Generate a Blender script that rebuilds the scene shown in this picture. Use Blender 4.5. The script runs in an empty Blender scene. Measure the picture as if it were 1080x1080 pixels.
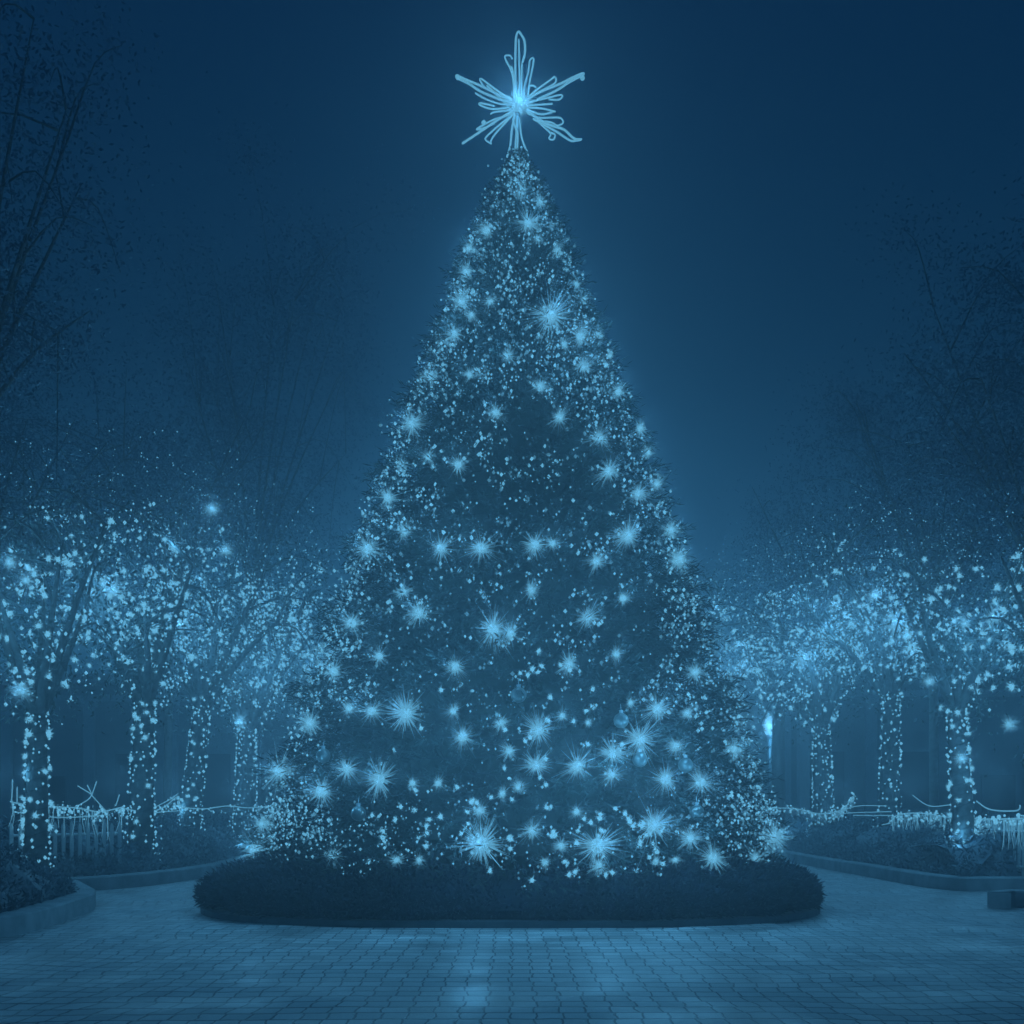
import bpy, math, random
from mathutils import Vector, Matrix
R = random.Random(11)
S = bpy.context.scene
C = S.collection
PI = math.pi
EYE = 1.3; F = 1200.0; HZ = 850.0

def P(u, v, Y):
    return Vector(((u - 540) / F * Y, Y, EYE + (HZ - v) / F * Y))
def G(u, v, z=0.0):                       # ground point seen at pixel
    Y = (EYE - z) * F / (v - HZ)
    return Vector(((u - 540) / F * Y, Y, z))

# ------------------------------------------------------------------ materials
def mat(name, col, rough=0.7, spec=0.4, emit=None, estr=1.0):
    m = bpy.data.materials.new(name); m.use_nodes = True
    b = m.node_tree.nodes['Principled BSDF']
    b.inputs['Base Color'].default_value = (*col, 1)
    b.inputs['Roughness'].default_value = rough
    b.inputs['Specular IOR Level'].default_value = spec
    if emit:
        b.inputs['Emission Color'].default_value = (*emit, 1)
        b.inputs['Emission Strength'].default_value = estr
        try: m.cycles.emission_sampling = 'NONE'
        except Exception: pass
    return m
def noisy(name, c1, c2, scale, rough=0.7, spec=0.4, bump=0.0, rmix=None):
    m = mat(name, c1, rough, spec); nt = m.node_tree; b = nt.nodes['Principled BSDF']
    tc = nt.nodes.new('ShaderNodeTexCoord')
    n = nt.nodes.new('ShaderNodeTexNoise'); n.inputs['Scale'].default_value = scale; n.inputs['Detail'].default_value = 6
    nt.links.new(tc.outputs['Object'], n.inputs['Vector'])
    r = nt.nodes.new('ShaderNodeValToRGB')
    r.color_ramp.elements[0].position = .35; r.color_ramp.elements[1].position = .65
    r.color_ramp.elements[0].color = (*c1, 1); r.color_ramp.elements[1].color = (*c2, 1)
    nt.links.new(n.outputs['Fac'], r.inputs[0]); nt.links.new(r.outputs[0], b.inputs['Base Color'])
    if bump:
        bp = nt.nodes.new('ShaderNodeBump'); bp.inputs['Strength'].default_value = bump; bp.inputs['Distance'].default_value = .02
        nt.links.new(n.outputs['Fac'], bp.inputs['Height']); nt.links.new(bp.outputs[0], b.inputs['Normal'])
    return m
LC = (0.125, 0.43, 0.66)
M = {}
M['bulb'] = mat('bulb_glow', (.02, .03, .04), .5, .2, LC, 1.15)
M['bulb_dim'] = mat('small_bulb_glow', (.02, .03, .04), .5, .2, LC, .95)
M['bulb_faint'] = mat('faint_bulb_glow', (.02, .03, .04), .5, .2, LC, .45)
M['glare_ray'] = mat('glare_ray_glow', (.01, .015, .02), .7, .05, LC, .8)  # glow of the spikes that imitate glare round a lamp
M['topper'] = mat('topper_neon', (.01, .015, .02), .7, .05, LC, .95)
M['rope'] = mat('rope_light', (.02, .03, .04), .5, .1, LC, .7)
M['lampglobe'] = mat('lamp_globe_glow', (.02, .03, .04), .6, .1, (.15, .44, .66), 1.15)
M['wire'] = mat('dark_wire', (.03, .05, .06), .6)
M['needles'] = noisy('fir_needles', (.018, .040, .043), (.05, .082, .078), 3.0, .55, .4)
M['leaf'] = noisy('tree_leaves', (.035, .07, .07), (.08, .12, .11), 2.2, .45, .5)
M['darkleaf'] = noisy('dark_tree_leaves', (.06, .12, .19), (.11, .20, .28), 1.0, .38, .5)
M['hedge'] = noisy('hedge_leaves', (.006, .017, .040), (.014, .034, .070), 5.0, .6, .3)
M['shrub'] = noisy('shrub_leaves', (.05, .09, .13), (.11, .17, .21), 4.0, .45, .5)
M['bark'] = noisy('bark', (.07, .09, .09), (.15, .17, .17), 9.0, .85, .2, .6)
M['kerb'] = noisy('kerb_stone', (.22, .27, .29), (.36, .40, .42), 4.0, .75, .3, .3)
M['shadestone'] = noisy('shaded_stone', (.06, .08, .10), (.11, .14, .16), 4.0, .7, .3, .3)  # edging stone, its colour darkened for the shade below the hedge
M['soil'] = noisy('soil', (.03, .045, .05), (.06, .08, .08), 6.0, .9, .2, .6)
M['wall'] = noisy('stucco', (.22, .27, .29), (.30, .35, .37), .6, .8, .3, .1)
M['trim'] = noisy('painted_trim', (.42, .47, .5), (.5, .55, .58), 2.0, .6, .4)
M['door'] = noisy('dark_door', (.06, .09, .11), (.09, .12, .14), 2.0, .5, .4)
M['glass'] = mat('window_glass', (.03, .06, .08), .12, .6)
M['metal'] = noisy('painted_metal', (.04, .06, .07), (.06, .08, .09), 8.0, .45, .5)
M['picket'] = noisy('pale_picket_paint', (.5, .56, .6), (.62, .68, .7), 6.0, .6, .4)
M['bauble'] = mat('glass_bauble', (.16, .20, .20), .28, .6)
M['bauble'].node_tree.nodes['Principled BSDF'].inputs['Metallic'].default_value = .3

def paving():
    m = mat('brick_paving', (.3, .35, .4), .5, .5); nt = m.node_tree; N = nt.nodes; L = nt.links
    b = N['Principled BSDF']
    tc = N.new('ShaderNodeTexCoord')
    n1 = N.new('ShaderNodeTexNoise'); n1.inputs['Scale'].default_value = .55; n1.inputs['Detail'].default_value = 2
    n2 = N.new('ShaderNodeTexNoise'); n2.inputs['Scale'].default_value = 4.5; n2.inputs['Detail'].default_value = 3
    L.new(tc.outputs['Object'], n1.inputs['Vector']); L.new(tc.outputs['Object'], n2.inputs['Vector'])
    # more wobble away from the straight central walk
    sx = N.new('ShaderNodeSeparateXYZ'); L.new(tc.outputs['Object'], sx.inputs[0])
    ab = N.new('ShaderNodeMath'); ab.operation = 'ABSOLUTE'; L.new(sx.outputs[0], ab.inputs[0])
    mr = N.new('ShaderNodeMapRange'); mr.inputs[1].default_value = .6; mr.inputs[2].default_value = 3.2
    mr.inputs[3].default_value = .06; mr.inputs[4].default_value = .7; L.new(ab.outputs[0], mr.inputs[0])
    def off(n, k):
        s = N.new('ShaderNodeVectorMath'); s.operation = 'SUBTRACT'; s.inputs[1].default_value = (.5, .5, .5)
        L.new(n.outputs['Color'], s.inputs[0])
        q = N.new('ShaderNodeVectorMath'); q.operation = 'SCALE'; L.new(s.outputs[0], q.inputs[0])
        if k is None: L.new(mr.outputs[0], q.inputs['Scale'])
        else: q.inputs['Scale'].default_value = k
        return q
    a1 = N.new('ShaderNodeVectorMath'); a1.operation = 'ADD'; L.new(tc.outputs['Object'], a1.inputs[0]); L.new(off(n1, None).outputs[0], a1.inputs[1])
    a2 = N.new('ShaderNodeVectorMath'); a2.operation = 'ADD'; L.new(a1.outputs[0], a2.inputs[0]); L.new(off(n2, .06).outputs[0], a2.inputs[1])
    br = N.new('ShaderNodeTexBrick'); br.inputs['Scale'].default_value = 1
    br.inputs['Brick Width'].default_value = .16; br.inputs['Row Height'].default_value = .105
    br.inputs['Mortar Size'].default_value = .0085; br.inputs['Mortar Smooth'].default_value = .5
    br.inputs['Color1'].default_value = (.34, .39, .40, 1); br.inputs['Color2'].default_value = (.56, .59, .59, 1)
    br.inputs['Mortar'].default_value = (.09, .12, .14, 1); br.offset = .12
    mp = N.new('ShaderNodeVectorMath'); mp.operation = 'MULTIPLY'; mp.inputs[1].default_value = (1, .5, 1)
    L.new(a2.outputs[0], mp.inputs[0]); L.new(mp.outputs[0], br.inputs['Vector'])
    n3 = N.new('ShaderNodeTexNoise'); n3.inputs['Scale'].default_value = 1.1; n3.inputs['Detail'].default_value = 8
    L.new(tc.outputs['Object'], n3.inputs['Vector'])
    r3 = N.new('ShaderNodeMapRange'); r3.inputs[1].default_value = .3; r3.inputs[2].default_value = .7; r3.inputs[3].default_value = .62; r3.inputs[4].default_value = 1.3
    L.new(n3.outputs['Fac'], r3.inputs[0])
    mx = N.new('ShaderNodeVectorMath'); mx.operation = 'SCALE'; L.new(br.outputs['Color'], mx.inputs[0]); L.new(r3.outputs[0], mx.inputs['Scale'])
    L.new(mx.outputs[0], b.inputs['Base Color'])
    rr = N.new('ShaderNodeMapRange'); rr.inputs[1].default_value = .35; rr.inputs[2].default_value = .65; rr.inputs[3].default_value = .38; rr.inputs[4].default_value = .66
    L.new(n3.outputs['Fac'], rr.inputs[0]); L.new(rr.outputs[0], b.inputs['Roughness'])
    inv = N.new('ShaderNodeMath'); inv.operation = 'SUBTRACT'; inv.inputs[0].default_value = 1; L.new(br.outputs['Fac'], inv.inputs[1])
    ad = N.new('ShaderNodeMath'); ad.operation = 'MULTIPLY_ADD'; L.new(n2.outputs['Fac'], ad.inputs[0]); ad.inputs[1].default_value = .6; L.new(inv.outputs[0], ad.inputs[2])
    bp = N.new('ShaderNodeBump'); bp.inputs['Strength'].default_value = .9; bp.inputs['Distance'].default_value = .02
    L.new(ad.outputs[0], bp.inputs['Height']); L.new(bp.outputs[0], b.inputs['Normal'])
    return m
M['paving'] = paving()

# ------------------------------------------------------------------ mesh helper
class MB:
    def __init__(s): s.v = []; s.f = []
    def box(s, c, d, rz=0.0):
        cx, cy, cz = c; a, b_, h = d[0] / 2, d[1] / 2, d[2] / 2
        n = len(s.v); co, si = math.cos(rz), math.sin(rz)
        for z in (-h, h):
            for x, y in ((-a, -b_), (a, -b_), (a, b_), (-a, b_)):
                s.v.append((cx + x * co - y * si, cy + x * si + y * co, cz + z))
        s.f += [(n, n+3, n+2, n+1), (n+4, n+5, n+6, n+7)] + [(n+i, n+(i+1) % 4, n+4+(i+1) % 4, n+4+i) for i in range(4)]
        return s
    def tube(s, pts, rad, sides=8, caps=True):
        pts = [Vector(p) for p in pts]; k = len(pts)
        if not hasattr(rad, '__len__'): rad = [rad] * k
        n0 = len(s.v); up = None
        for i, p in enumerate(pts):
            t = (pts[min(i+1, k-1)] - pts[max(i-1, 0)])
            if t.length < 1e-7: t = Vector((0, 0, 1))
            t.normalize()
            if up is None:
                up = t.orthogonal().normalized()
            else:
                up = (up - t * up.dot(t))
                up = up.normalized() if up.length > 1e-5 else t.orthogonal().normalized()
            w = t.cross(up)
            for j in range(sides):
                a = 2 * PI * j / sides
                s.v.append(tuple(p + (up * math.cos(a) + w * math.sin(a)) * rad[i]))
        for i in range(k - 1):
            for j in range(sides):
                a = n0 + i*sides + j; b_ = n0 + i*sides + (j+1) % sides
                s.f.append((a, b_, b_ + sides, a + sides))
        if caps:
            s.f.append(tuple(n0 + j for j in reversed(range(sides))))
            s.f.append(tuple(n0 + (k-1)*sides + j for j in range(sides)))
        return s
    def ball(s, c, r, sz=1.0, seg=8, rings=5):
        c = Vector(c); n0 = len(s.v)
        s.v.append(tuple(c + Vector((0, 0, r*sz))))
        for i in range(1, rings):
            a = PI * i / rings
            for j in range(seg):
                b_ = 2*PI*j/seg
                s.v.append((c.x + r*math.sin(a)*math.cos(b_), c.y + r*math.sin(a)*math.sin(b_), c.z + r*sz*math.cos(a)))
        s.v.append(tuple(c - Vector((0, 0, r*sz)))); e = len(s.v) - 1
        for j in range(seg):
            s.f.append((n0, n0+1+j, n0+1+(j+1) % seg))
            for i in range(rings-2):
                a = n0+1+i*seg+j; b_ = n0+1+i*seg+(j+1) % seg
                s.f.append((a, a+seg, b_+seg, b_))
            s.f.append((e, n0+1+(rings-2)*seg+(j+1) % seg, n0+1+(rings-2)*seg+j))
        return s
    def octa(s, c, r):
        x, y, z = c; n = len(s.v); a = R.uniform(0, PI)
        for k in range(4):
            s.v.append((x + r*math.cos(a+k*PI/2)*R.uniform(.8, 1.15), y + r*math.sin(a+k*PI/2)*R.uniform(.8, 1.15), z + r*R.uniform(-.15, .15)))
        s.v.append((x, y, z+r*1.1)); s.v.append((x, y, z-r*1.1))
        for k in range(4):
            s.f.append((n+k, n+(k+1) % 4, n+4)); s.f.append((n+(k+1) % 4, n+k, n+5))
        return s
    def leaf(s, p, d, L, w):
        d = Vector(d); sd = d.orthogonal().normalized()
        sd = (Matrix.Rotation(R.uniform(0, 2*PI), 3, d) @ sd) * (w/2)
        n = len(s.v); m = p + d * (L*.45); e = p + d * L
        s.v += [tuple(p), tuple(m + sd), tuple(e), tuple(m - sd)]
        s.f.append((n, n+1, n+2, n+3)); return s
    def prism(s, poly, z0, z1):
        n = len(s.v); k = len(poly)
        for z in (z0, z1):
            for x, y in poly: s.v.append((x, y, z))
        s.f.append(tuple(n+i for i in reversed(range(k)))); s.f.append(tuple(n+k+i for i in range(k)))
        for i in range(k): s.f.append((n+i, n+(i+1) % k, n+k+(i+1) % k, n+k+i))
        return s
    def build(s, name, material, parent=None, smooth=False):
        me = bpy.data.meshes.new(name); me.from_pydata([tuple(q) for q in s.v], [], s.f)
        me.materials.append(material)
        if smooth:
            for p_ in me.polygons: p_.use_smooth = True
        me.update()
        o = bpy.data.objects.new(name, me); C.objects.link(o)
        if parent is not None:
            o.parent = parent; o.location = -parent.location
        return o
def tag(o, label=None, cat=None, group=None, kind=None):
    if label: o['label'] = label
    if cat: o['category'] = cat
    if group: o['group'] = group
    if kind: o['kind'] = kind
    return o
def empty(name, loc, label, cat, group=None):
    o = bpy.data.objects.new(name, None); C.objects.link(o); o.location = loc; o.empty_display_size = .2
    return tag(o, label, cat, group)
def rdir(zb=0.0):
    while True:
        d = Vector((R.uniform(-1, 1), R.uniform(-1, 1), R.uniform(-1, 1)))
        if .05 < d.length < 1:
            d.normalize(); d.z += zb; return d.normalized()
def point_light(parent, loc, watts, rad=.08, col=(.13, .55, 1.0)):
    l = bpy.data.lights.new('lamp_fill_glow', 'POINT'); l.energy = watts*1.2; l.color = col; l.shadow_soft_size = rad
    o = bpy.data.objects.new('lamp_fill_glow', l); C.objects.link(o)
    if parent is not None: o.parent = parent; o.location = Vector(loc) - parent.location
    else: o.location = loc
    return o

# ------------------------------------------------------------------ setting
g = MB(); g.v = [(-200, -60, 0), (200, -60, 0), (200, 260, 0), (-200, 260, 0)]; g.f = [(0, 1, 2, 3)]
tag(g.build('paving', M['paving']), kind='structure')

def smooth_path(pts, per=6):
    out = []
    for i in range(len(pts)-1):
        p0 = pts[max(i-1, 0)]; p1 = pts[i]; p2 = pts[i+1]; p3 = pts[min(i+2, len(pts)-1)]
        for k in range(per):
            t = k/per
            out.append(.5*((2*p1)+(p2-p0)*t+(2*p0-5*p1+4*p2-p3)*t*t+(3*p1-p0-3*p2+p3)*t**3))
    out.append(pts[-1]); return out
def ribbon_wall(path, side, width, h, bev=.02):
    """kerb of real section swept along a ground path; side=+1 puts the width to the path's left"""
    m = MB(); k = len(path); prof = [(0, 0), (0, h-bev), (bev, h), (width-bev, h), (width, h-bev), (width, 0)]
    for i, p in enumerate(path):
        t = (path[min(i+1, k-1)] - path[max(i-1, 0)]).normalized(); n = Vector((-t.y, t.x, 0)) * side
        for a, z in prof:
            m.v.append((p.x+n.x*a, p.y+n.y*a, z))
    q = len(prof)
    for i in range(k-1):
        for j in range(q-1):
            m.f.append((i*q+j, i*q+j+1, (i+1)*q+j+1, (i+1)*q+j))
    m.f.append(tuple(range(q))); m.f.append(tuple((k-1)*q+j for j in reversed(range(q))))
    return m
KH = .21
kl_front = smooth_path([Vector((-9.5, 9.2, 0)), G(-60, 996), G(0, 989), G(41, 981), G(99, 960)])
kl_front += [kl_front[-1]+Vector((-.25, .75, 0)), Vector((-6.35, 16.7, 0))]
kl_rear = smooth_path([Vector((-9.5, 16.3, 0)), G(30, 943), G(68, 941), G(140, 936), G(220, 925), G(262, 914), Vector((-6.6, 33, 0)), Vector((-7.0, 40, 0))])
kr_rear = smooth_path([Vector((12.5, 17.3, 0)), G(1075, 940), G(993, 938), G(917, 925), G(842, 911), Vector((6.7, 33, 0)), Vector((7.0, 40, 0))])
kr_front = smooth_path([Vector((11.5, 12.5, 0)), G(1110, 958), G(1071, 957)])
for path, sd, lab in ((kl_front, 1, 'pale stone kerb block curving in at the lower left corner'),
                      (kl_rear, 1, 'long low stone kerb curving along the left planting bed'),
                      (kr_rear, -1, 'long low stone kerb curving along the right planting bed'),
                      (kr_front, -1, 'short stone kerb end at the right edge of the paving')):
    o = ribbon_wall(path, sd, .3, KH).build('stone_kerb', M['kerb'])
    tag(o, lab, 'kerb', 'stone kerbs round the planting beds')
bl = MB(); bl.prism([(p.x-.15, p.y+.05) for p in kl_front] + [(-9.6, 16.4)], 0, .13)
bl.prism([(p.x-.2, p.y+.1) for p in kl_rear] + [(-24, 40), (-24, 16.4)], 0, .14)
tag(bl.build('planting_soil', M['soil']), kind='structure')
br_ = MB(); br_.prism([(p.x+.2, p.y+.1) for p in kr_rear] + [(24, 40), (24, 17.4)], 0, .14)
tag(br_.build('planting_soil', M['soil']), kind='structure')

# ------------------------------------------------------------------ christmas tree
TY = 15.5; TX = (546-540)/F*TY
PROF = [(150, 1), (165, 5), (190, 17), (215, 30), (260, 50), (300, 62), (350, 80), (400, 102), (450, 122), (500, 142), (550, 160), (600, 178),
        (650, 196), (700, 214), (760, 238), (800, 252), (850, 264), (885, 274), (915, 268), (935, 235)]
def zv(v): return EYE + (HZ-v)/F*TY
def rad_at_v(v):
    for (a, ra), (b_, rb) in zip(PROF, PROF[1:]):
        if a <= v <= b_:
            h = ra + (rb-ra)*(v-a)/(b_-a); s_ = h/F; return s_*TY/math.sqrt(1+s_*s_)
    return .05 if v < 150 else 2.9
def v_of(z): return HZ-(z-EYE)*F/TY
def tree_surf(u, v, out=0.0):
    """point of the tree's front surface that stands at this column and height"""
    Y = TY
    for _ in range(12):
        z = EYE+(HZ-v)/F*Y; r = rad_at_v(v_of(z)) + out
        x = (u-540)/F*Y - TX
        x = max(-r*.995, min(r*.995, x))
        Y = .5*Y + .5*(TY - math.sqrt(max(r*r-x*x, 0))*.97)
    return Vector((TX+x, Y, EYE+(HZ-v)/F*Y))
tree = empty('christmas_tree', (TX, TY, 0), 'tall cone shaped fir covered in lights, standing in the round hedge bed', 'christmas tree')
MB().tube([(TX, TY, 0), (TX, TY, 6), (TX+.02, TY, 10.1)], [.22, .14, .03], 10).build('trunk', M['bark'], tree, True)
# inner mass of branches: an uneven tiered body, then sprigs of needles all over it
core = MB(); rings = 64; seg = 72
zt = zv(160); zb = .30
for i in range(rings+1):
    z = zb + (zt-zb)*i/rings
    for j in range(seg):
        a = 2*PI*j/seg
        r = max(.02, rad_at_v(v_of(z))*.74)*(1+.03*math.sin(z*6.5+2*math.sin(a*3))+R.uniform(-.02, .02))
        core.v.append((TX+r*math.cos(a), TY+r*math.sin(a), z+R.uniform(-.03, .03)))
for i in range(rings):
    for j in range(seg):
        a = i*seg+j; b_ = i*seg+(j+1) % seg
        core.f.append((a, b_, b_+seg, a+seg))
core.build('branch_mass', M['needles'], tree)
nd = MB()
for i in range(17000):
    t = R.random()
    z = zt - (zt-.35)*math.sqrt(t) if R.random() < .8 else R.uniform(.4, zt)
    v = v_of(z); r0 = rad_at_v(v)
    a = R.uniform(0, 2*PI)
    if math.sin(a) > .35 and R.random() < .8: continue
    tier = .5+.5*math.sin(z*6.5+2*math.sin(a*3)+5*math.sin(a*2.1))
    r = r0*(R.uniform(.68, .90)+.11*tier)
    c = Vector((TX+r*math.cos(a), TY+r*math.sin(a), z))
    od = Vector((math.cos(a), math.sin(a), R.uniform(-.35, .25))).normalized()
    L = min(R.uniform(.14, .30), .06+r0*.35)
    # sprig axis with needles each side
    for k in range(8):
        q = c + od*(L*k/8)
        d = (od + rdir()*.75).normalized()
        nd.leaf(q, d, R.uniform(.08, .16)*(.35+.65*min(1, r0)), .017)
nd.build('foliage', M['needles'], tree)

# star topper ---------------------------------------------------------------
tp = empty('star_topper', (TX, TY, zv(155)), 'large glowing six armed snowflake star on top of the tall lit tree', 'tree topper')
def Z(x, y):                              # tracing grid of the topper drawing -> metres
    return Vector(((440+x/4.909-540)/F*TY, TY, zv(y/4.909)))
arms = {
 'arm': [
  [(505,530),(508,420),(508,300),(512,200),(525,172),(540,190),(555,220),(558,280),(545,330)], [(528,530),(530,420),(528,300),(526,205)], [(545,535),(540,420),(543,320)],
  [(500,520),(498,430),(485,370),(462,325),(455,298),(480,295),(492,312)], [(515,520),(510,430),(490,350),(480,350)], [(548,530),(555,440),(575,370),(583,305),(603,296),(598,340),(582,420),(574,490)], ],
 'arm.a': [
  [(500,540),(440,520),(330,470),(270,430),(210,400),(205,385),(235,400),(330,440),(420,490),(500,530)], [(490,540),(420,530),(350,500),(300,470)], [(480,545),(390,550),(325,525),(330,515),(400,535)],
  [(500,530),(430,480),(380,440),(335,405),(325,410),(345,445)], [(470,545),(400,470),(360,430)], ],
 'arm.b': [
  [(560,530),(640,490),(740,455),(800,425),(855,402),(850,412),(780,450),(720,490),(620,530)], [(560,535),(660,520),(745,505),(735,530),(680,525)], [(575,500),(620,465),(690,420),(712,405),(715,435),(660,465),(600,490)], [(575,460),(600,458),(615,470)], [(570,550),(640,550),(700,550)] ],
 'arm.c': [
  [(500,575),(430,610),(360,650),(300,690),(232,735)], [(495,565),(400,570),(380,580)], [(490,580),(400,600),(340,625),(305,648),(345,640),(400,620)], [(505,590),(470,620),(400,690),(380,725)], [(480,600),(420,640),(360,690),(355,710),(385,730)], ],
 'arm.d': [
  [(565,580),(640,640),(700,670),(760,690),(810,735),(850,740),(820,745),(790,745),(720,700),(650,660),(600,630)], [(570,570),(640,600),(700,590)], [(570,580),(630,610),(690,612),(740,615),(755,640),(725,655),(700,640),(660,630)],
  [(620,640),(660,680),(690,710),(682,735),(705,740),(712,715),(690,705)], [(575,560),(650,570),(715,590)], ],
 'stem': [
  [(505,600),(490,680),(482,760),(465,820)], [(515,600),(512,700),(505,800)], [(528,600),(540,700),(560,760),(575,800)], [(495,620),(505,660),(520,700),(518,780)] ] }
k = 0
for nm, lines in arms.items():
    m = MB(); yj = [.0, .05, -.06, .07, -.05, 0][k]; k += 1
    for li, ln in enumerate(lines):
        pts = smooth_path([Z(*p) + Vector((0, yj*min(1, math.hypot(p[0]-525, p[1]-540)/200) + .03*((li % 3)-1), 0)) for p in ln], 4)
        m.tube(pts, .016 if li == 0 else .0125, 6)
    ends = {'arm.a': (210, 400), 'arm.b': (855, 403), 'arm.c': (345, 635)}.get(nm)
    if ends: m.ball(Z(*ends), .035)
    m.build(nm.split('.')[0], M['topper'], tp, True)
m = MB(); c0 = Z(525, 540)
m.ball(c0, .10, 1, 12, 8)
for i in range(200):
    d = rdir(); L = R.uniform(.08, .24)
    m.tube([c0, c0+d*L], [.008, .002], 3, False)
m.build('hub', M['topper'], tp)
point_light(tp, c0+Vector((0, -.12, 0)), 42, .12)
MB().tube([(TX, TY+.03, zv(185)), (TX, TY+.03, zv(140)), (TX, TY+.03, c0.z)], [.05, .03, .02], 8).build('bracket', M['metal'], tp, True)

# starburst lights -----------------------------------------------------------
def burst_mesh(nshort, nlong, seed):  # emissive spikes shaped as the lens starburst and halo of a bulb
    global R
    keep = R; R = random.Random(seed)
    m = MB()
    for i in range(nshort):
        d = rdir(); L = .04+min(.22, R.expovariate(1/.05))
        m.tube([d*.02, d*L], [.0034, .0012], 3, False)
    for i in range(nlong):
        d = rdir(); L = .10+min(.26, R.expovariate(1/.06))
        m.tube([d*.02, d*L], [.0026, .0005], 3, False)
    me = bpy.data.meshes.new('glare_rays'); me.from_pydata(m.v, [], m.f); me.materials.append(M['glare_ray'])
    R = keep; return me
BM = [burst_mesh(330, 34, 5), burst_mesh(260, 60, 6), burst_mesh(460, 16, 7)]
bulb_m = MB().ball((0, 0, 0), .046, 1.1, 10, 6)
BULB = bpy.data.meshes.new('bulb'); BULB.from_pydata(bulb_m.v, [], bulb_m.f); BULB.materials.append(M['bulb'])
ORD = ['first', 'second', 'third', 'fourth', 'fifth', 'sixth', 'seventh', 'eighth', 'ninth', 'tenth', 'eleventh', 'twelfth', 'thirteenth', 'fourteenth', 'fifteenth', 'sixteenth']
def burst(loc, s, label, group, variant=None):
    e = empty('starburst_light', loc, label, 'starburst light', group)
    for nm, me in (('bulb', BULB), ('glare_rays', BM[R.randrange(3) if variant is None else variant])):
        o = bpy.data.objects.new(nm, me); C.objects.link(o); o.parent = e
        o.scale = (s*R.uniform(.75, 1.1), s*R.uniform(.75, 1.1), s*R.uniform(.75, 1.1)) if nm == 'glare_rays' else (s, s, s); o.rotation_euler = (R.uniform(0, 6), R.uniform(0, 6), R.uniform(0, 6))
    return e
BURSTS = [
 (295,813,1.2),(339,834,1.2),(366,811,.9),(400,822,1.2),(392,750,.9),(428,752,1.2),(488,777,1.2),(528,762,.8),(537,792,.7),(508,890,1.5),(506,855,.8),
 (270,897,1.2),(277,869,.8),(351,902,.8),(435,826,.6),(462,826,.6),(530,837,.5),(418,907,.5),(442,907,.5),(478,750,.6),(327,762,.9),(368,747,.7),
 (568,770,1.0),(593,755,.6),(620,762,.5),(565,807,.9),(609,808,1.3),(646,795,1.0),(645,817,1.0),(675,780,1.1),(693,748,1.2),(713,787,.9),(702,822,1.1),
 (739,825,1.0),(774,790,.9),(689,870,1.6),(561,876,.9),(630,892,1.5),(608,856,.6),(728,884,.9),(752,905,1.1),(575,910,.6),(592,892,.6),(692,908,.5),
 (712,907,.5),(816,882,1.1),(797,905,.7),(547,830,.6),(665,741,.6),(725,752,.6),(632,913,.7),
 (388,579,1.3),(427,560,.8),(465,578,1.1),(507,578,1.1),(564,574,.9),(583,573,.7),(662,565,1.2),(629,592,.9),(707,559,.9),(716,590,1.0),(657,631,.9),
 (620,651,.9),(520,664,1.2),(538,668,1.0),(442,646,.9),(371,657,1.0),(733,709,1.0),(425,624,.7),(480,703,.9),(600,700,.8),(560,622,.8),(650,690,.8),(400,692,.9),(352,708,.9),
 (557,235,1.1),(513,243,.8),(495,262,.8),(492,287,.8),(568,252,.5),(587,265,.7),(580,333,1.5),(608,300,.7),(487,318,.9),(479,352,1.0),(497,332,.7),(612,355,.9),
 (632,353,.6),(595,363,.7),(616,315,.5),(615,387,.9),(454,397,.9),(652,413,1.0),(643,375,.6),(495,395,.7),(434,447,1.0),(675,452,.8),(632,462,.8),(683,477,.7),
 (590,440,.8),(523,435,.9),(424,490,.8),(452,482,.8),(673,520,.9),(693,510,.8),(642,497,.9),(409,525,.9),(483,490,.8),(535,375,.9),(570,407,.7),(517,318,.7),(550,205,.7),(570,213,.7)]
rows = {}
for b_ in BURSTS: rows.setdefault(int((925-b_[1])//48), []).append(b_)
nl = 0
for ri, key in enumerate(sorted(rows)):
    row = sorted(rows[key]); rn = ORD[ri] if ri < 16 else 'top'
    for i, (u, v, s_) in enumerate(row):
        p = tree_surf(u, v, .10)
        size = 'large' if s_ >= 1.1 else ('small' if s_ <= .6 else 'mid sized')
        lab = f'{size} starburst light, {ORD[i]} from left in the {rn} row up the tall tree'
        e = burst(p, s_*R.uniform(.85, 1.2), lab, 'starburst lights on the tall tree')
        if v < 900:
            point_light(e, p+Vector((0, -.22, .05))+(Vector((p.x-TX, 0, 0)).normalized()*.1 if abs(p.x-TX) > .1 else Vector()), 3.4*s_*s_, .06)

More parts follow.
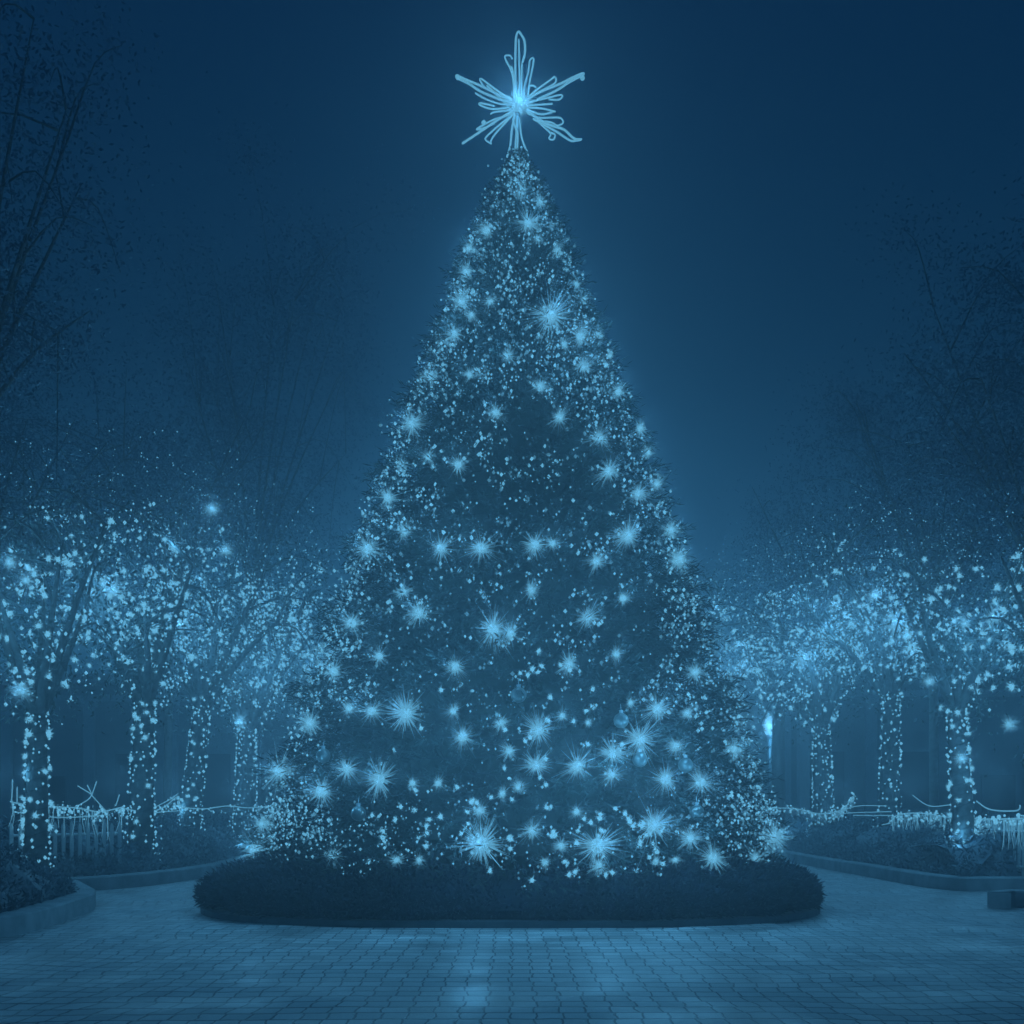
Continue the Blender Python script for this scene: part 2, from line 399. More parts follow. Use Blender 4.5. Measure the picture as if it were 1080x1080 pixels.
# small lights of the tall tree ----------------------------------------------
def light_string(name_loc, label, group, pts, wires, matb=None, cap=100):
    """pts: (position, radius). The 100 largest-showing bulbs are parts, the rest one part."""
    e = empty('string_lights', name_loc, label, 'string lights', group)
    if wires:
        w = MB()
        for ln in wires: w.tube(ln, .006, 4, False)
        w.build('wire', M['wire'], e)
    pts = sorted(pts, key=lambda q: -q[1]/q[0].y)
    um = MB().octa((0, 0, 0), 1.0)
    meshes = []
    for k_ in range(3):
        b2 = MB().ball((0, 0, 0), .78, R.uniform(.9, 1.2), 8, 5)
        for _ in range(46):                                    # glowing spikes round each bulb, modelled as its soft halo
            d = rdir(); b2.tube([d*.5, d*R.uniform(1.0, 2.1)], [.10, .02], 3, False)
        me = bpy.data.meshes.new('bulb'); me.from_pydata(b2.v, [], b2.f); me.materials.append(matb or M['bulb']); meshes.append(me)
    for p, r in pts[:cap]:
        o = bpy.data.objects.new('bulb', meshes[R.randrange(3)]); C.objects.link(o); o.parent = e
        o.location = p - e.location; o.scale = (r*R.uniform(.8, 1.2), r, r*R.uniform(.8, 1.2)); o.rotation_euler = (R.uniform(-.6, .6), R.uniform(-.8, .8), 0)
    if len(pts) > cap:
        rest = MB()
        for p, r in pts[cap:]: rest.octa(p, r)
        ro = tag(rest.build('bulb', M['bulb_dim'], e), kind='stuff')
        ro.data.materials.append(M['bulb_faint']); ro.data.materials.append(M['bulb'])
        idx = []
        for _ in range(len(rest.f)//8): idx += [R.choice((0, 0, 1, 1, 1, 2) if wires and len(wires) == 3 else (0, 2, 2, 2))]*8
        ro.data.polygons.foreach_set('material_index', idx)
    return e
pts = []
def dens(u, v):
    hw = 1e-3
    for (a, ra), (b2, rb) in zip(PROF, PROF[1:]):
        if a <= v <= b2: hw = ra+(rb-ra)*(v-a)/(b2-a)
    e = abs(u-546)/max(hw, 1)
    if v < 240: d = 1.0
    elif v < 420: d = .75
    elif v < 560: d = .5
    elif v < 740: d = .38
    elif v < 840: d = .13
    elif v < 925: d = .22
    else: d = .05
    d += .45*max(0, e-.72)/.28
    for vb in (548, 655, 740, 862, 885):                       # garlands of denser lights
        sag = vb + 14*math.cos((u-546)/max(hw, 1)*PI) 
        if abs(v-sag) < 11: d += .28
    return min(d, 1)
tries = 0
while tries < 5200:
    tries += 1
    v = 160 + 765*R.random()**.62
    hw = rad_at_v(v)/TY*F
    u = 546 + hw*math.sin(R.uniform(-PI/2, PI/2))*1.0
    if R.random() > dens(u, v)*(.5 if v > 420 else .85): continue
    n = R.choice((1, 2, 3, 4, 6, 9)); sp = R.uniform(.03, .10)
    c = tree_surf(u, v, R.uniform(-.06, .05))
    for q in range(n):
        r = R.choice((.008, .010, .012, .015, .019, .026))
        if n == 1 and v > 420: r = R.uniform(.011, .022)
        pts.append((c + Vector((R.gauss(0, sp), R.gauss(0, sp*.6)-.03, R.gauss(0, sp))), r))
for (u, v, su, sv, n_) in [(810, 866, 18, 17, 220), (800, 850, 10, 22, 90), (790, 770, 7, 30, 140), (283, 872, 14, 16, 70), (272, 900, 12, 14, 60), (318, 868, 20, 10, 110), (355, 880, 35, 12, 80), (430, 888, 60, 13, 80), (770, 860, 20, 16, 90), (546, 172, 5, 10, 110), (546, 195, 10, 12, 60)]:
    for i in range(n_):
        pts.append((tree_surf(R.gauss(u, su), R.gauss(v, sv), R.uniform(0, .15)), R.choice((.008, .010, .012, .015, .019))))
# lights round the back as well, so the tree is lit from the side too
for i in range(500):
    v = 170+740*R.random()**.62; z = zv(v); r = rad_at_v(v)*.98; a = R.uniform(-.1, PI+.1)
    pts.append((Vector((TX+r*math.cos(a), TY+r*math.sin(a), z)), R.choice((.012, .018, .026))))
wires = []
for t in range(3):
    ln = []
    for i in range(420):
        f = i/419; z = 10.0-9.3*f; a = 2*PI*(f*13+t/3); r = rad_at_v(v_of(z))*.93
        ln.append(Vector((TX+r*math.cos(a), TY+r*math.sin(a), z+.05*math.sin(i*1.3))))
    wires.append(ln)
light_string(Vector((TX, TY, .5)), 'dense fairy lights scattered over the whole tall cone shaped tree', 'string lights wound through the trees', pts, wires)
# lights in the two shrubs' shoulders at the tree foot
for i, (u, v, lab) in enumerate([(563, 736, 'glass bauble just under the middle garland of the tall tree'), (675, 801, 'glass bauble on the lower right half of the tall tree'),
        (723, 807, 'glass bauble near the right edge of the tall tree'), (341, 797, 'glass bauble near the left edge of the tall tree'), (547, 733, 'glass bauble hanging at the centre line of the tall tree'),
        (378, 858, 'glass bauble low on the left of the tall tree'), (655, 760, 'glass bauble right of centre and below the middle garland'), (735, 857, 'tilted glass bauble low on the right of the tall tree')]):
    if i == 0: continue
    p = tree_surf(u, v, .06)
    e = empty('bauble', p, lab, 'bauble', 'glass baubles on the tall tree')
    MB().ball(p, .085, 1, 18, 12).build('ball', M['bauble'], e, True)
    MB().tube([p+Vector((0, 0, .08)), p+Vector((0, 0, .115))], .022, 8).tube([p+Vector((0, 0, .115)), p+Vector((0, 0.06, .19))], .004, 4).build('cap', M['trim'], e)

# ------------------------------------------------------------------ hedge bed
def sup(t, a, b_, n=2.9):
    c, s_ = math.cos(t), math.sin(t)
    return (math.copysign(abs(c)**(2/n), c)*a, math.copysign(abs(s_)**(2/n), s_)*b_)
HA, HB = 3.86, 3.25; BX = -.02
kb = MB(); poly = [(BX+x, TY-.1+y) for x, y in (sup(2*PI*i/96, HA+.07, HB+.05) for i in range(96))]
kb.prism(poly, 0, .07)
tag(kb.build('stone_edging', M['shadestone']), 'low flat stone edging under the round hedge of the tall tree', 'edging')
he = empty('round_hedge', (BX, TY, 0), 'dark clipped hedge ringing the foot of the tall tree', 'hedge')
hm = MB(); prof = [(-.04, .07), (.03, .17), (.0, .29), (-.12, .40), (-.36, .50), (-.8, .60), (-1.6, .70)]
seg = 140
def hz_(t): return 1+.05*math.sin(t*7)+.05*math.sin(t*17+1)+.05*math.sin(t*41)
def hr_(t): return .05*math.sin(t*13)+.04*math.sin(t*29+2)+.03*math.sin(t*53)
for i in range(seg):
    t = 2*PI*i/seg; x, y = sup(t, HA, HB); L = math.hypot(x, y)
    for (o_, z) in prof:
        f = (L+o_-.09+hr_(t))/L
        hm.v.append((BX+x*f+R.uniform(-.03, .03), TY-.1+y*f+R.uniform(-.03, .03), z*(hz_(t) if z > .1 else 1)))
q = len(prof)
for i in range(seg):
    for j in range(q-1):
        a = i*q+j; b_ = ((i+1) % seg)*q+j
        hm.f.append((a, b_, b_+1, a+1))
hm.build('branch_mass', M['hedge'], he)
hl = MB()
for i in range(42000):
    t = R.uniform(0, 2*PI)
    if math.sin(t) > .3 and R.random() < .8: continue
    x, y = sup(t, HA, HB); L = math.hypot(x, y)
    k = R.random()*5.2; j = int(k); fr = k-j
    o_ = prof[j][0]+(prof[j+1][0]-prof[j][0])*fr; z = prof[j][1]+(prof[j+1][1]-prof[j][1])*fr
    f = (L+o_-.07+hr_(t)+R.uniform(-.02, .05))/L; zz = z*hz_(t)+R.choice((0, 0, .02, .05, .09))
    n = Vector((x/L, y/L, .2+z*.8)).normalized()
    hl.leaf(Vector((BX+x*f, TY-.1+y*f, max(.09, zz))), (n+rdir()*.8).normalized(), R.uniform(.05, .12), .026)
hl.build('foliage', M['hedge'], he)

# ------------------------------------------------------------------ broad-leaved trees
def crown_tree(name, base, fork_z, rad, lean, crown_c, crown_r, nl, leafsize, label, group, material, limbs=7, droop=0.0, cat='tree'):
    e = empty(name, base, label, cat, group)
    tr = [base, base+Vector((lean*.3+R.uniform(-.04, .04), 0, fork_z*.4)), base+Vector((lean*.75, R.uniform(-.05, .05), fork_z*.75)), base+Vector((lean, 0, fork_z))]
    tr = smooth_path(tr, 4)
    trb = MB().tube(tr, [rad*(1.25-.45*i/(len(tr)-1)) if i else rad*1.5 for i in range(len(tr))], 12)
    top = tr[-1]; tips = []; nodes = []
    lb = MB()
    for i in range(limbs):
        a = 2*PI*(i+R.uniform(-.25, .25))/limbs
        d = Vector((math.cos(a), math.sin(a), 0))
        tgt = crown_c + Vector((d.x*crown_r.x*R.uniform(.45, .9), d.y*crown_r.y*R.uniform(.45, .9), R.uniform(-.45, .75)*crown_r.z))
        mid = top.lerp(tgt, .45) + Vector((0, 0, R.uniform(.1, .35)*crown_r.z*.4))+d*R.uniform(0, .2)
        pth = smooth_path([top-Vector((0, 0, .15)), mid, tgt], 5)
        lb.tube(pth, [rad*.55*(1-.85*j/(len(pth)-1)) for j in range(len(pth))], 7)
        nodes += pth[1:]
        for k_ in range(4):
            s0 = pth[R.randrange(3, len(pth))]
            t2 = s0 + Vector((R.gauss(0, .38)*crown_r.x, R.gauss(0, .38)*crown_r.y, R.gauss(.06, .33)*crown_r.z))
            m2 = s0.lerp(t2, .5)+Vector((0, 0, .12*crown_r.z))
            p2 = smooth_path([s0, m2, t2], 3)
            lb.tube(p2, [rad*.2*(1-.8*j/(len(p2)-1)) for j in range(len(p2))], 5)
            nodes += p2[1:]; tips.append(t2)
    trb.build('trunk', M['bark'], e, True); lb.build('limbs', M['bark'], e, True)
    lf = MB(); clumps = []
    for t in tips+nodes[::2]:
        clumps.append((t, R.uniform(.16, .32)*min(crown_r)))
    for i in range(int(len(tips)*.9)):
        d = rdir(); k_ = R.uniform(.6, 1.0)
        clumps.append((crown_c+Vector((d.x*crown_r.x, d.y*crown_r.y, d.z*crown_r.z))*k_, R.uniform(.10, .22)*min(crown_r)))
    for i in range(nl):
        c, s_ = clumps[R.randrange(len(clumps))]
        p = c + Vector((R.gauss(0, s_), R.gauss(0, s_), R.gauss(0, s_*.75)))
        lf.leaf(p, rdir(-.3-droop), leafsize*R.uniform(.6, 1.3), leafsize*.42)
    lf.build('crown', material, e)
    return e, tr, nodes, tips, clumps

TG = 'light wrapped trees on both sides of the square'
SG = 'string lights wound through the trees'
# u, base lean px, Y, fork v, trunk r, crown centre (u,v), crown radii px (u, v), bulbs trunk, bulbs crown, bulb r, label words
LIT = [
 (38, 2, 17, 752, .15, (30, 640), (120, 95), 62, 170, .036, 'near tree at the far left with sparse large lights', 'sparse large bulbs on the leftmost tree and its trunk'),
 (150, 3, 20, 745, .19, (130, 640), (115, 100), 90, 300, .033, 'straight trunked lit tree, second from the left edge', 'bulbs on the second tree from the left edge'),
 (196, 17, 24, 745, .19, (225, 655), (95, 95), 105, 380, .031, 'leaning lit tree, third from the left edge', 'bulbs on the leaning third tree from the left'),
 (258, 2, 28, 768, .24, (290, 690), (100, 75), 130, 620, .034, 'far lit tree just left of the tall cone tree', 'dense bulbs on the tree just left of the tall cone tree'),
 (345, 0, 34, 770, .24, (345, 690), (85, 60), 60, 330, .034, 'distant lit tree half hidden behind the left flank of the tall tree', 'bulbs on the distant tree behind the left flank'),
 (868, -2, 28, 765, .22, (835, 690), (90, 65), 130, 560, .034, 'far lit tree just right of the tall cone tree, beside the street lamp', 'dense bulbs on the tree beside the street lamp'),
 (938, 2, 24, 735, .19, (910, 655), (85, 80), 100, 360, .031, 'lit tree in the middle of the right hand row', 'bulbs on the middle tree of the right hand row'),
 (1015, -6, 19, 745, .16, (1020, 660), (95, 75), 75, 150, .036, 'near lit tree at the right with few crown lights', 'large sparse bulbs on the near right tree and its trunk'),
 (757, 0, 34, 765, .24, (765, 690), (70, 60), 50, 300, .034, 'distant lit tree half hidden behind the right flank of the tall tree', 'bulbs on the distant tree behind the right flank'),
 (1130, 0, 17, 750, .17, (1110, 690), (75, 90), 30, 60, .044, 'tree past the right edge whose lit branch reaches into view', 'few bulbs on the branch reaching in at the right edge')]
lit_nodes = {}
for (u, lpx, Y, vf, tr_, cc, cr, nt_, nc, br, lab, slab) in LIT:
    base = P(u, HZ, Y); base.z = 0.10
    fz = P(u, vf, Y).z - .10
    sc = Y/F
    c = P(cc[0], cc[1]-25, Y); cradius = Vector((cr[0]*sc, cr[0]*sc*.75, cr[1]*sc*1.25))
    e, trk, nodes, tips, clumps = crown_tree('street_tree', base, fz, tr_, lpx*sc, c, cradius, int(2200+nc*3), .10, lab, TG, M['leaf'])
    pl = []
    nt_ = int(nt_*2.1)
    for i in range(nt_):                                       # wound round the trunk
        f = (i+R.random())/nt_; k_ = f*(len(trk)-1); j = min(int(k_), len(trk)-2)
        q = trk[j].lerp(trk[j+1], k_-j); a = i*2.39+R.uniform(-.5, .5); r = tr_*(1.2-.4*f)+.03
        pl.append((q+Vector((r*math.cos(a), r*math.sin(a), R.uniform(-.06, .06))), br*R.choice((.5, .6, .75, .9, 1.15))))
        if f < .25:                                            # pile of loops at the foot
            pl.append((q+Vector((1.4*r*math.cos(a+2), 1.4*r*math.sin(a+2), R.uniform(-.1, .1))), br*R.uniform(.4, .9)))
    lit_r = Vector((cr[0]*sc, cr[0]*sc*.75, cr[1]*sc)); lc = P(cc[0], cc[1], Y)
    n = 0
    nc = int(nc*2.9)
    while n < nc:
        if R.random() < .6:
            q = nodes[R.randrange(len(nodes))]+Vector((R.gauss(0, .16), R.gauss(0, .16), R.gauss(0, .14)))
            if q.z > lc.z+lit_r.z*1.2: continue
        else:
            d = rdir(); k_ = R.random()**.4
            q = lc+Vector((d.x*lit_r.x, d.y*lit_r.y, d.z*lit_r.z))*k_
        kk = R.choice((1, 1, 2, 3, 4)); 
        for z in range(kk):
            big = 1.5 if (R.random() < .05) else 1
            pl.append((q+Vector((R.gauss(0, .09), R.gauss(0, .09), R.gauss(0, .08))), br*R.choice((.4, .5, .68, .9, 1.15))*big)); n += 1
    for i in range(int(90+nc*.12)):                            # tiny far lights high in the crown
        d = rdir(); q = lc+Vector((d.x*lit_r.x*1.25, d.y*lit_r.y, lit_r.z*(.7+abs(d.z)*R.uniform(.2, 1.3))))
        pl.append((q, .0075*Y/16*R.choice((.7, 1, 1.5))))
    wl = []
    for t in range(2):
        ln = []
        for i in range(90):
            f = i/89; k_ = f*(len(trk)-1); j = min(int(k_), len(trk)-2); q = trk[j].lerp(trk[j+1], k_-j); a = f*2*PI*9+t*PI; r = tr_*(1.2-.4*f)+.02
            ln.append(q+Vector((r*math.cos(a), r*math.sin(a), 0)))
        wl.append(ln)
    es = light_string(base+Vector((0, 0, .4)), slab, SG, pl, wl)
    for q_, r_ in sorted(pl, key=lambda q: (-q[1], q[0].x))[10:70:10]:
        point_light(es, q_+Vector((0, -.12, 0)), 2.4*(Y/16)**2, .08)
    point_light(es, lc+Vector((0, -lit_r.y*1.0, -lit_r.z*.3)), (48 if Y > 27 else 36) if Y > 18 else 18, .6)  # added soft fill before the crown, standing in for its many bulbs
    point_light(es, base+Vector((0, -1.3, 1.6)), 9, .3)  # added fill in open air before the trunk, no bulb hangs there
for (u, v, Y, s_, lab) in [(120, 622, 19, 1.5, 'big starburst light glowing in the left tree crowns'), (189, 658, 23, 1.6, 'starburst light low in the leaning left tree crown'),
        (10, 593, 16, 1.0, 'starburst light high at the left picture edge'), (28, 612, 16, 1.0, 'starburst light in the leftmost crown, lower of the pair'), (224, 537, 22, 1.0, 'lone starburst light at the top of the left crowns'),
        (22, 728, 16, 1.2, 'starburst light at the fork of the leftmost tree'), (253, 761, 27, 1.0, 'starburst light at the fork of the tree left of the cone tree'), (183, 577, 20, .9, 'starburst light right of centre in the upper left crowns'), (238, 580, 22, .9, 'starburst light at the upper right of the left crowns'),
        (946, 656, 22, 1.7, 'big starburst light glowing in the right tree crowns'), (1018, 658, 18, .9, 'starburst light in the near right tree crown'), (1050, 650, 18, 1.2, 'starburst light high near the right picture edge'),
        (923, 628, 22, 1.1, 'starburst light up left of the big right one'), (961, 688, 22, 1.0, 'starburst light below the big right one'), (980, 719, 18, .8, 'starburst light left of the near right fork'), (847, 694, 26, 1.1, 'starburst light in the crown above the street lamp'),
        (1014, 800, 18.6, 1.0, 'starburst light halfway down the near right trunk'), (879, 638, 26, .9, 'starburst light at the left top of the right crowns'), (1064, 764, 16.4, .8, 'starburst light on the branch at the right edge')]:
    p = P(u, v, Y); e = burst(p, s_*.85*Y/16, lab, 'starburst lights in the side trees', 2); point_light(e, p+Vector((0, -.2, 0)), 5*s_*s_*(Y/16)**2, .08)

# tall unlit trees further out
DG = 'tall unlit trees at the sides'
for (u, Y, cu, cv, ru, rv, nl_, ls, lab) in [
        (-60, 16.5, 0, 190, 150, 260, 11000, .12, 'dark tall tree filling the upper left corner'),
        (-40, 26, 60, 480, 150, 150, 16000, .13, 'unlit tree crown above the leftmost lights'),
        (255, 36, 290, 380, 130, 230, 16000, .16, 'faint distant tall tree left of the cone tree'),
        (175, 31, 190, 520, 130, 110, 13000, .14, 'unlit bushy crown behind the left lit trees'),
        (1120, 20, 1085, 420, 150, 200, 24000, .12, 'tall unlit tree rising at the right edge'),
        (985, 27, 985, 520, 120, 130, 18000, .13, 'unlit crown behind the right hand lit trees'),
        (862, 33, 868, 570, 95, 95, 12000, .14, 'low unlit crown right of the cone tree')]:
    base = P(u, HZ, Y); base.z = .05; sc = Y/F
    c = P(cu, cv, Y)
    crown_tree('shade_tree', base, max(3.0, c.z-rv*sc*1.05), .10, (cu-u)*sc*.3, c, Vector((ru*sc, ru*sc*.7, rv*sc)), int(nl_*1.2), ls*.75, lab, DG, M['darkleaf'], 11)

# ------------------------------------------------------------------ shrubs behind the kerbs
def shrub_band(path, off, depth, hts, nleaf, label, name='shrub_border', ls=.10):
    """mass of leafy shrubs following a kerb path"""
    k = len(path); cum = [0]
    for a, b2 in zip(path, path[1:]): cum.append(cum[-1]+(b2-a).length)
    def at(s_, d):
        s_ = max(0, min(cum[-1]*.9999, s_))
        for i in range(k-1):
            if cum[i+1] >= s_: break
        f = (s_-cum[i])/max(1e-6, cum[i+1]-cum[i]); t = (path[i+1]-path[i]).normalized(); n = Vector((-t.y, t.x, 0))*(1 if off > 0 else -1)
        return path[i].lerp(path[i+1], f)+n*d
    h = lambda s_, d: hts*(.78+.22*math.sin(s_*1.7)+.14*math.sin(s_*4.3+1))*min(1, .35+.9*(d-abs(off))/(depth*.5))
    e = empty(name, at(cum[-1]/2, abs(off)+depth/2), label, 'shrubs', 'leafy shrub borders behind the kerbs')
    e.location.z = 0
    m = MB(); ns = max(8, int(cum[-1]/.25)); nd_ = 7
    for i in range(ns+1):
        for j in range(nd_):
            s_ = cum[-1]*i/ns; d = abs(off)+depth*j/(nd_-1); p = at(s_, d)
            m.v.append((p.x+R.uniform(-.05, .05), p.y+R.uniform(-.05, .05), .13 if j in (0,) else .13+.78*h(s_, d)*R.uniform(.85, 1.05)))
    for i in range(ns):
        for j in range(nd_-1):
            a = i*nd_+j; m.f.append((a, a+1, a+nd_+1, a+nd_))
    m.build('branch_mass', M['shrub'], e)
    lf = MB()
    for i in range(nleaf):
        s_ = R.uniform(0, cum[-1]); d = abs(off)+depth*R.random()**1.6; p = at(s_, d); hh = h(s_, d)
        p.z = .14+hh*(R.uniform(.55, 1.0) if d > abs(off)+.3 else R.uniform(0, 1))
        lf.leaf(p, rdir(.35), ls*R.uniform(.6, 1.6), ls*.32)
    lf.build('foliage', M['shrub'], e)
    return e
shrub_band([p for p in kl_front[4:]], 1*.28, 1.7, .62, 9000, 'dark leafy shrubs in the bed at the lower left corner', ls=.085)
shrub_band([p for p in kl_rear if p.y < 32], 1*.28, 2.3, .92, 20000, 'leafy shrubs behind the long left kerb')
shrub_band([p for p in kr_rear if p.y < 32], -1*.28, 2.3, .90, 20000, 'leafy shrubs behind the long right kerb')

# ------------------------------------------------------------------ low fences with light garlands
def garland(path_px, label, strands, icicle=0.0, nb=200, br=.022, rope=.012):
    """path_px: (u, v, Y) points of the rope in order, at its real place"""
    pts = smooth_path([P(*q) for q in path_px], 8)
    e = empty('light_garland', pts[len(pts)//2], label, 'light garland', 'light garlands along the low fences')
    w = MB(); w.tube(pts, rope, 5)
    for st in strands: w.tube(smooth_path([P(*q) for q in st], 6), rope*.8, 5)
    w.build('rope', M['rope'], e)
    bp = []
    for i in range(nb):
        k_ = R.random()*(len(pts)-1.01); j = int(k_); q = pts[j].lerp(pts[j+1], k_-j)
        bp.append((q+Vector((R.gauss(0, .04), R.gauss(0, .08), R.gauss(-.04, .06))), br*R.choice((.4, .5, .6, .8, 1.3))))
    bp.sort(key=lambda q: -q[1]/q[0].y)
    b2 = MB().ball((0, 0, 0), 1.0, 1.1, 7, 4)
    me = bpy.data.meshes.new('bulb'); me.from_pydata(b2.v, [], b2.f); me.materials.append(M['bulb'])
    for p, r in bp[:100]:
        o = bpy.data.objects.new('bulb', me); C.objects.link(o); o.parent = e; o.location = p-e.location; o.scale = (r, r, r)
    if nb > 100:
        rs = MB()
        for p, r in bp[100:]: rs.octa(p, r)
        tag(rs.build('bulb', M['bulb_dim'], e), kind='stuff')
    if icicle:
        n = min(90, int((pts[-1]-pts[0]).length/.045))
        for i in range(n):
            k_ = R.random()*(len(pts)-1.01); j = int(k_); q = pts[j].lerp(pts[j+1], k_-j); L = icicle*R.uniform(.25, 1)
            ic = MB(); ic.tube([q, q+Vector((R.uniform(-.02, .02), 0, -L*.5)), q+Vector((R.uniform(-.05, .05), R.uniform(-.05, .05), -L))], [.006, .005, .003], 4, False); ic.build('icicle_strand', M['rope'], e)
    return e
garland([(12, 846, 17), (40, 850, 17), (80, 852, 17.6), (105, 856, 18), (130, 851, 18.4)], 'thick garland on the left picket fence under the leftmost trees',
        [[(78, 852, 17.6), (92, 844, 17.6), (97, 838, 17.7)], [(95, 837, 17.7), (105, 848, 17.9), (112, 856, 18)], [(12, 846, 17), (13, 832, 17), (13, 822, 17)], [(18, 846, 17), (18, 830, 17)], [(122, 850, 18.3), (126, 838, 18.3)],
         [(97, 838, 17.7), (92, 828, 17.7)], [(97, 838, 17.7), (102, 824, 17.7)], [(97, 838, 17.7), (82, 829, 17.7)], [(14, 856, 17), (60, 862, 17.3), (108, 860, 18)]], .50, 210, .017)
garland([(128, 852, 19.5), (150, 856, 20), (170, 853, 21), (188, 840, 22), (190, 850, 22.2), (215, 853, 23), (240, 850, 25), (262, 852, 26), (290, 850, 28)], 'thin garland rising and dipping between the left trunks',
        [[(160, 853, 20.5), (178, 844, 21.4), (188, 837, 22)], [(150, 858, 20), (190, 855, 22)]], 0, 260, .017)
garland([(812, 852, 28), (840, 853, 27.5), (862, 858, 27), (878, 857, 26), (890, 852, 25), (901, 838, 24.6)], 'garland beside the street lamp that kicks up at its end',
        [[(885, 856, 25), (905, 850, 24.5), (935, 850, 23.5)], [(885, 858, 25), (905, 857, 24.5), (940, 856, 23.5)]], .25, 240, .018)
garland([(940, 862, 23), (955, 858, 22.5), (975, 858, 21.5), (1000, 862, 20), (1030, 863, 19)], 'garland sagging between the two nearest right trunks',
        [[(963, 839, 22), (980, 850, 21.5), (1001, 849, 20.5)], [(940, 868, 23), (930, 870, 23)], [(900, 860, 24.4), (940, 860, 23)]], .35, 200, .018)
garland([(1030, 864, 19), (1055, 864, 18), (1085, 863, 17)], 'garland with long icicle strands on the right edge fence',
        [[(1030, 845, 19), (1045, 854, 18.5), (1072, 855, 17.5), (1076, 849, 17.4)]], .50, 60, .026, .016)
# glowing heap of lights at each foot of the tall tree
def picket_fence(pa, pb, h, label):
    a, b2 = Vector(pa), Vector(pb); n = int((b2-a).length/.14); rz = math.atan2(b2.y-a.y, b2.x-a.x)
    e = empty('picket_fence', (a+b2)/2, label, 'fence', 'low picket fences in the beds')
    m = MB()
    for z in (.35, h-.15): m.tube([a+Vector((0, .03, z)), b2+Vector((0, .03, z))], .022, 6)
    m.build('rail', M['picket'], e)
    m = MB()
    for i in range(n+1):
        p = a.lerp(b2, i/n); hh = h*(1+.02*math.sin(i*3))
        m.box((p.x, p.y, hh/2+.05), (.06, .02, hh-.1), rz)
        x, y = p.x, p.y; k = len(m.v); t = (b2-a).normalized()*.03
        m.v += [(x-t.x, y-t.y, hh+.001), (x+t.x, y+t.y, hh+.001), (x, y, hh+.05)]; m.f.append((k, k+1, k+2))
    m.build('pickets', M['picket'], e)
pa = P(12, HZ, 17.15); pb = P(126, HZ, 18.6)
picket_fence((pa.x, pa.y, 0), (pb.x, pb.y, 0), 1.0, 'pale picket fence glowing under the garland at the left edge')
pa = P(1030, HZ, 19.2); pb = P(1100, HZ, 17.0)
picket_fence((pa.x, pa.y, 0), (pb.x, pb.y, 0), 1.05, 'pale picket fence behind icicle lights at the right edge')

# ------------------------------------------------------------------ lamp, column, buildings
lp = P(812, HZ, 31); lp.z = 0
lamp = empty('street_lamp', lp, 'post top street lamp with glowing oval globe right of the tall tree', 'street lamp')
gz = P(812, 766, 31).z
MB().tube([lp, lp+Vector((0, 0, .5))], [.13, .10], 12).tube([lp+Vector((0, 0, .5)), lp+Vector((0, 0, gz-.30))], [.06, .045], 10).build('post', M['metal'], lamp, True)
MB().ball(lp+Vector((0, 0, gz)), .165, 1.8, 16, 10).build('globe', M['lampglobe'], lamp, True)
MB().tube([lp+Vector((0, 0, gz-.32)), lp+Vector((0, 0, gz-.22))], [.07, .10], 12).tube([lp+Vector((0, 0, gz+.25)), lp+Vector((0, 0, gz+.34))], [.07, .01], 12).build('fitting', M['metal'], lamp, True)
point_light(lamp, lp+Vector((0, -.45, gz)), 130, .2)

def hall(x0, x1, y, h, label, seed, doors=()):
    rr = random.Random(seed); w = x1-x0; cx = (x0+x1)/2
    e = empty('arcade_building', (cx, y, 0), label, 'building', 'pale buildings behind the trees')
    MB().box((cx, y+4, h/2), (w, 8, h)).build('wall', M['wall'], e)
    MB().box((cx, y+3.9, h+.2), (w+.8, 8.8, .4)).build('roof', M['trim'], e)
    MB().box((cx, y-.06, h-.55), (w, .1, .25)).build('cornice', M['trim'], e)
    MB().box((cx, y-.08, .25), (w, .14, .5)).build('plinth', M['trim'], e)
    n = int(w/3.2)
    for i in range(n+1):
        x = x0+.3+(w-.6)*i/n
        m = MB(); m.box((x, y-.14, (h-.7)/2+.25), (.42, .26, h-1.2)); m.box((x, y-.16, .65), (.56, .32, .3)); m.box((x, y-.16, h-.82), (.56, .32, .22))
        m.build('pilaster', M['trim'], e)
        if i < n:
            xm = x+(w-.6)/n/2
            if i % 3 == 1:
                d = MB().box((xm, y-.02, 1.45), (1.3, .06, 2.1)).build('door', M['door'], e)
                m = MB(); m.box((xm-.72, y-.04, 1.5), (.12, .12, 2.3)); m.box((xm+.72, y-.04, 1.5), (.12, .12, 2.3)); m.box((xm, y-.04, 2.71), (1.56, .12, .12))
                m.build('frame', M['trim'], d)
                MB().ball((xm+.5, y-.08, 1.4), .04).build('handle', M['metal'], d)
            else:
                g_ = MB().box((xm, y-.02, 2.3), (1.3, .05, 2.2)).build('window', M['glass'], e)
                m = MB()
                for dx in (-.7, 0, .7): m.box((xm+dx, y-.045, 2.3), (.07, .07, 2.3))
                for dz in (-1.13, 0, 1.13): m.box((xm, y-.05, 2.3+dz), (1.46, .07, .07))
                m.build('frame', M['trim'], g_)
hall(-34, -3.4, 46, 6.2, 'long low pale building seen dimly behind the left trees', 1)
hall(3.6, 34, 44, 6.2, 'long low pale building seen dimly behind the right trees', 2)
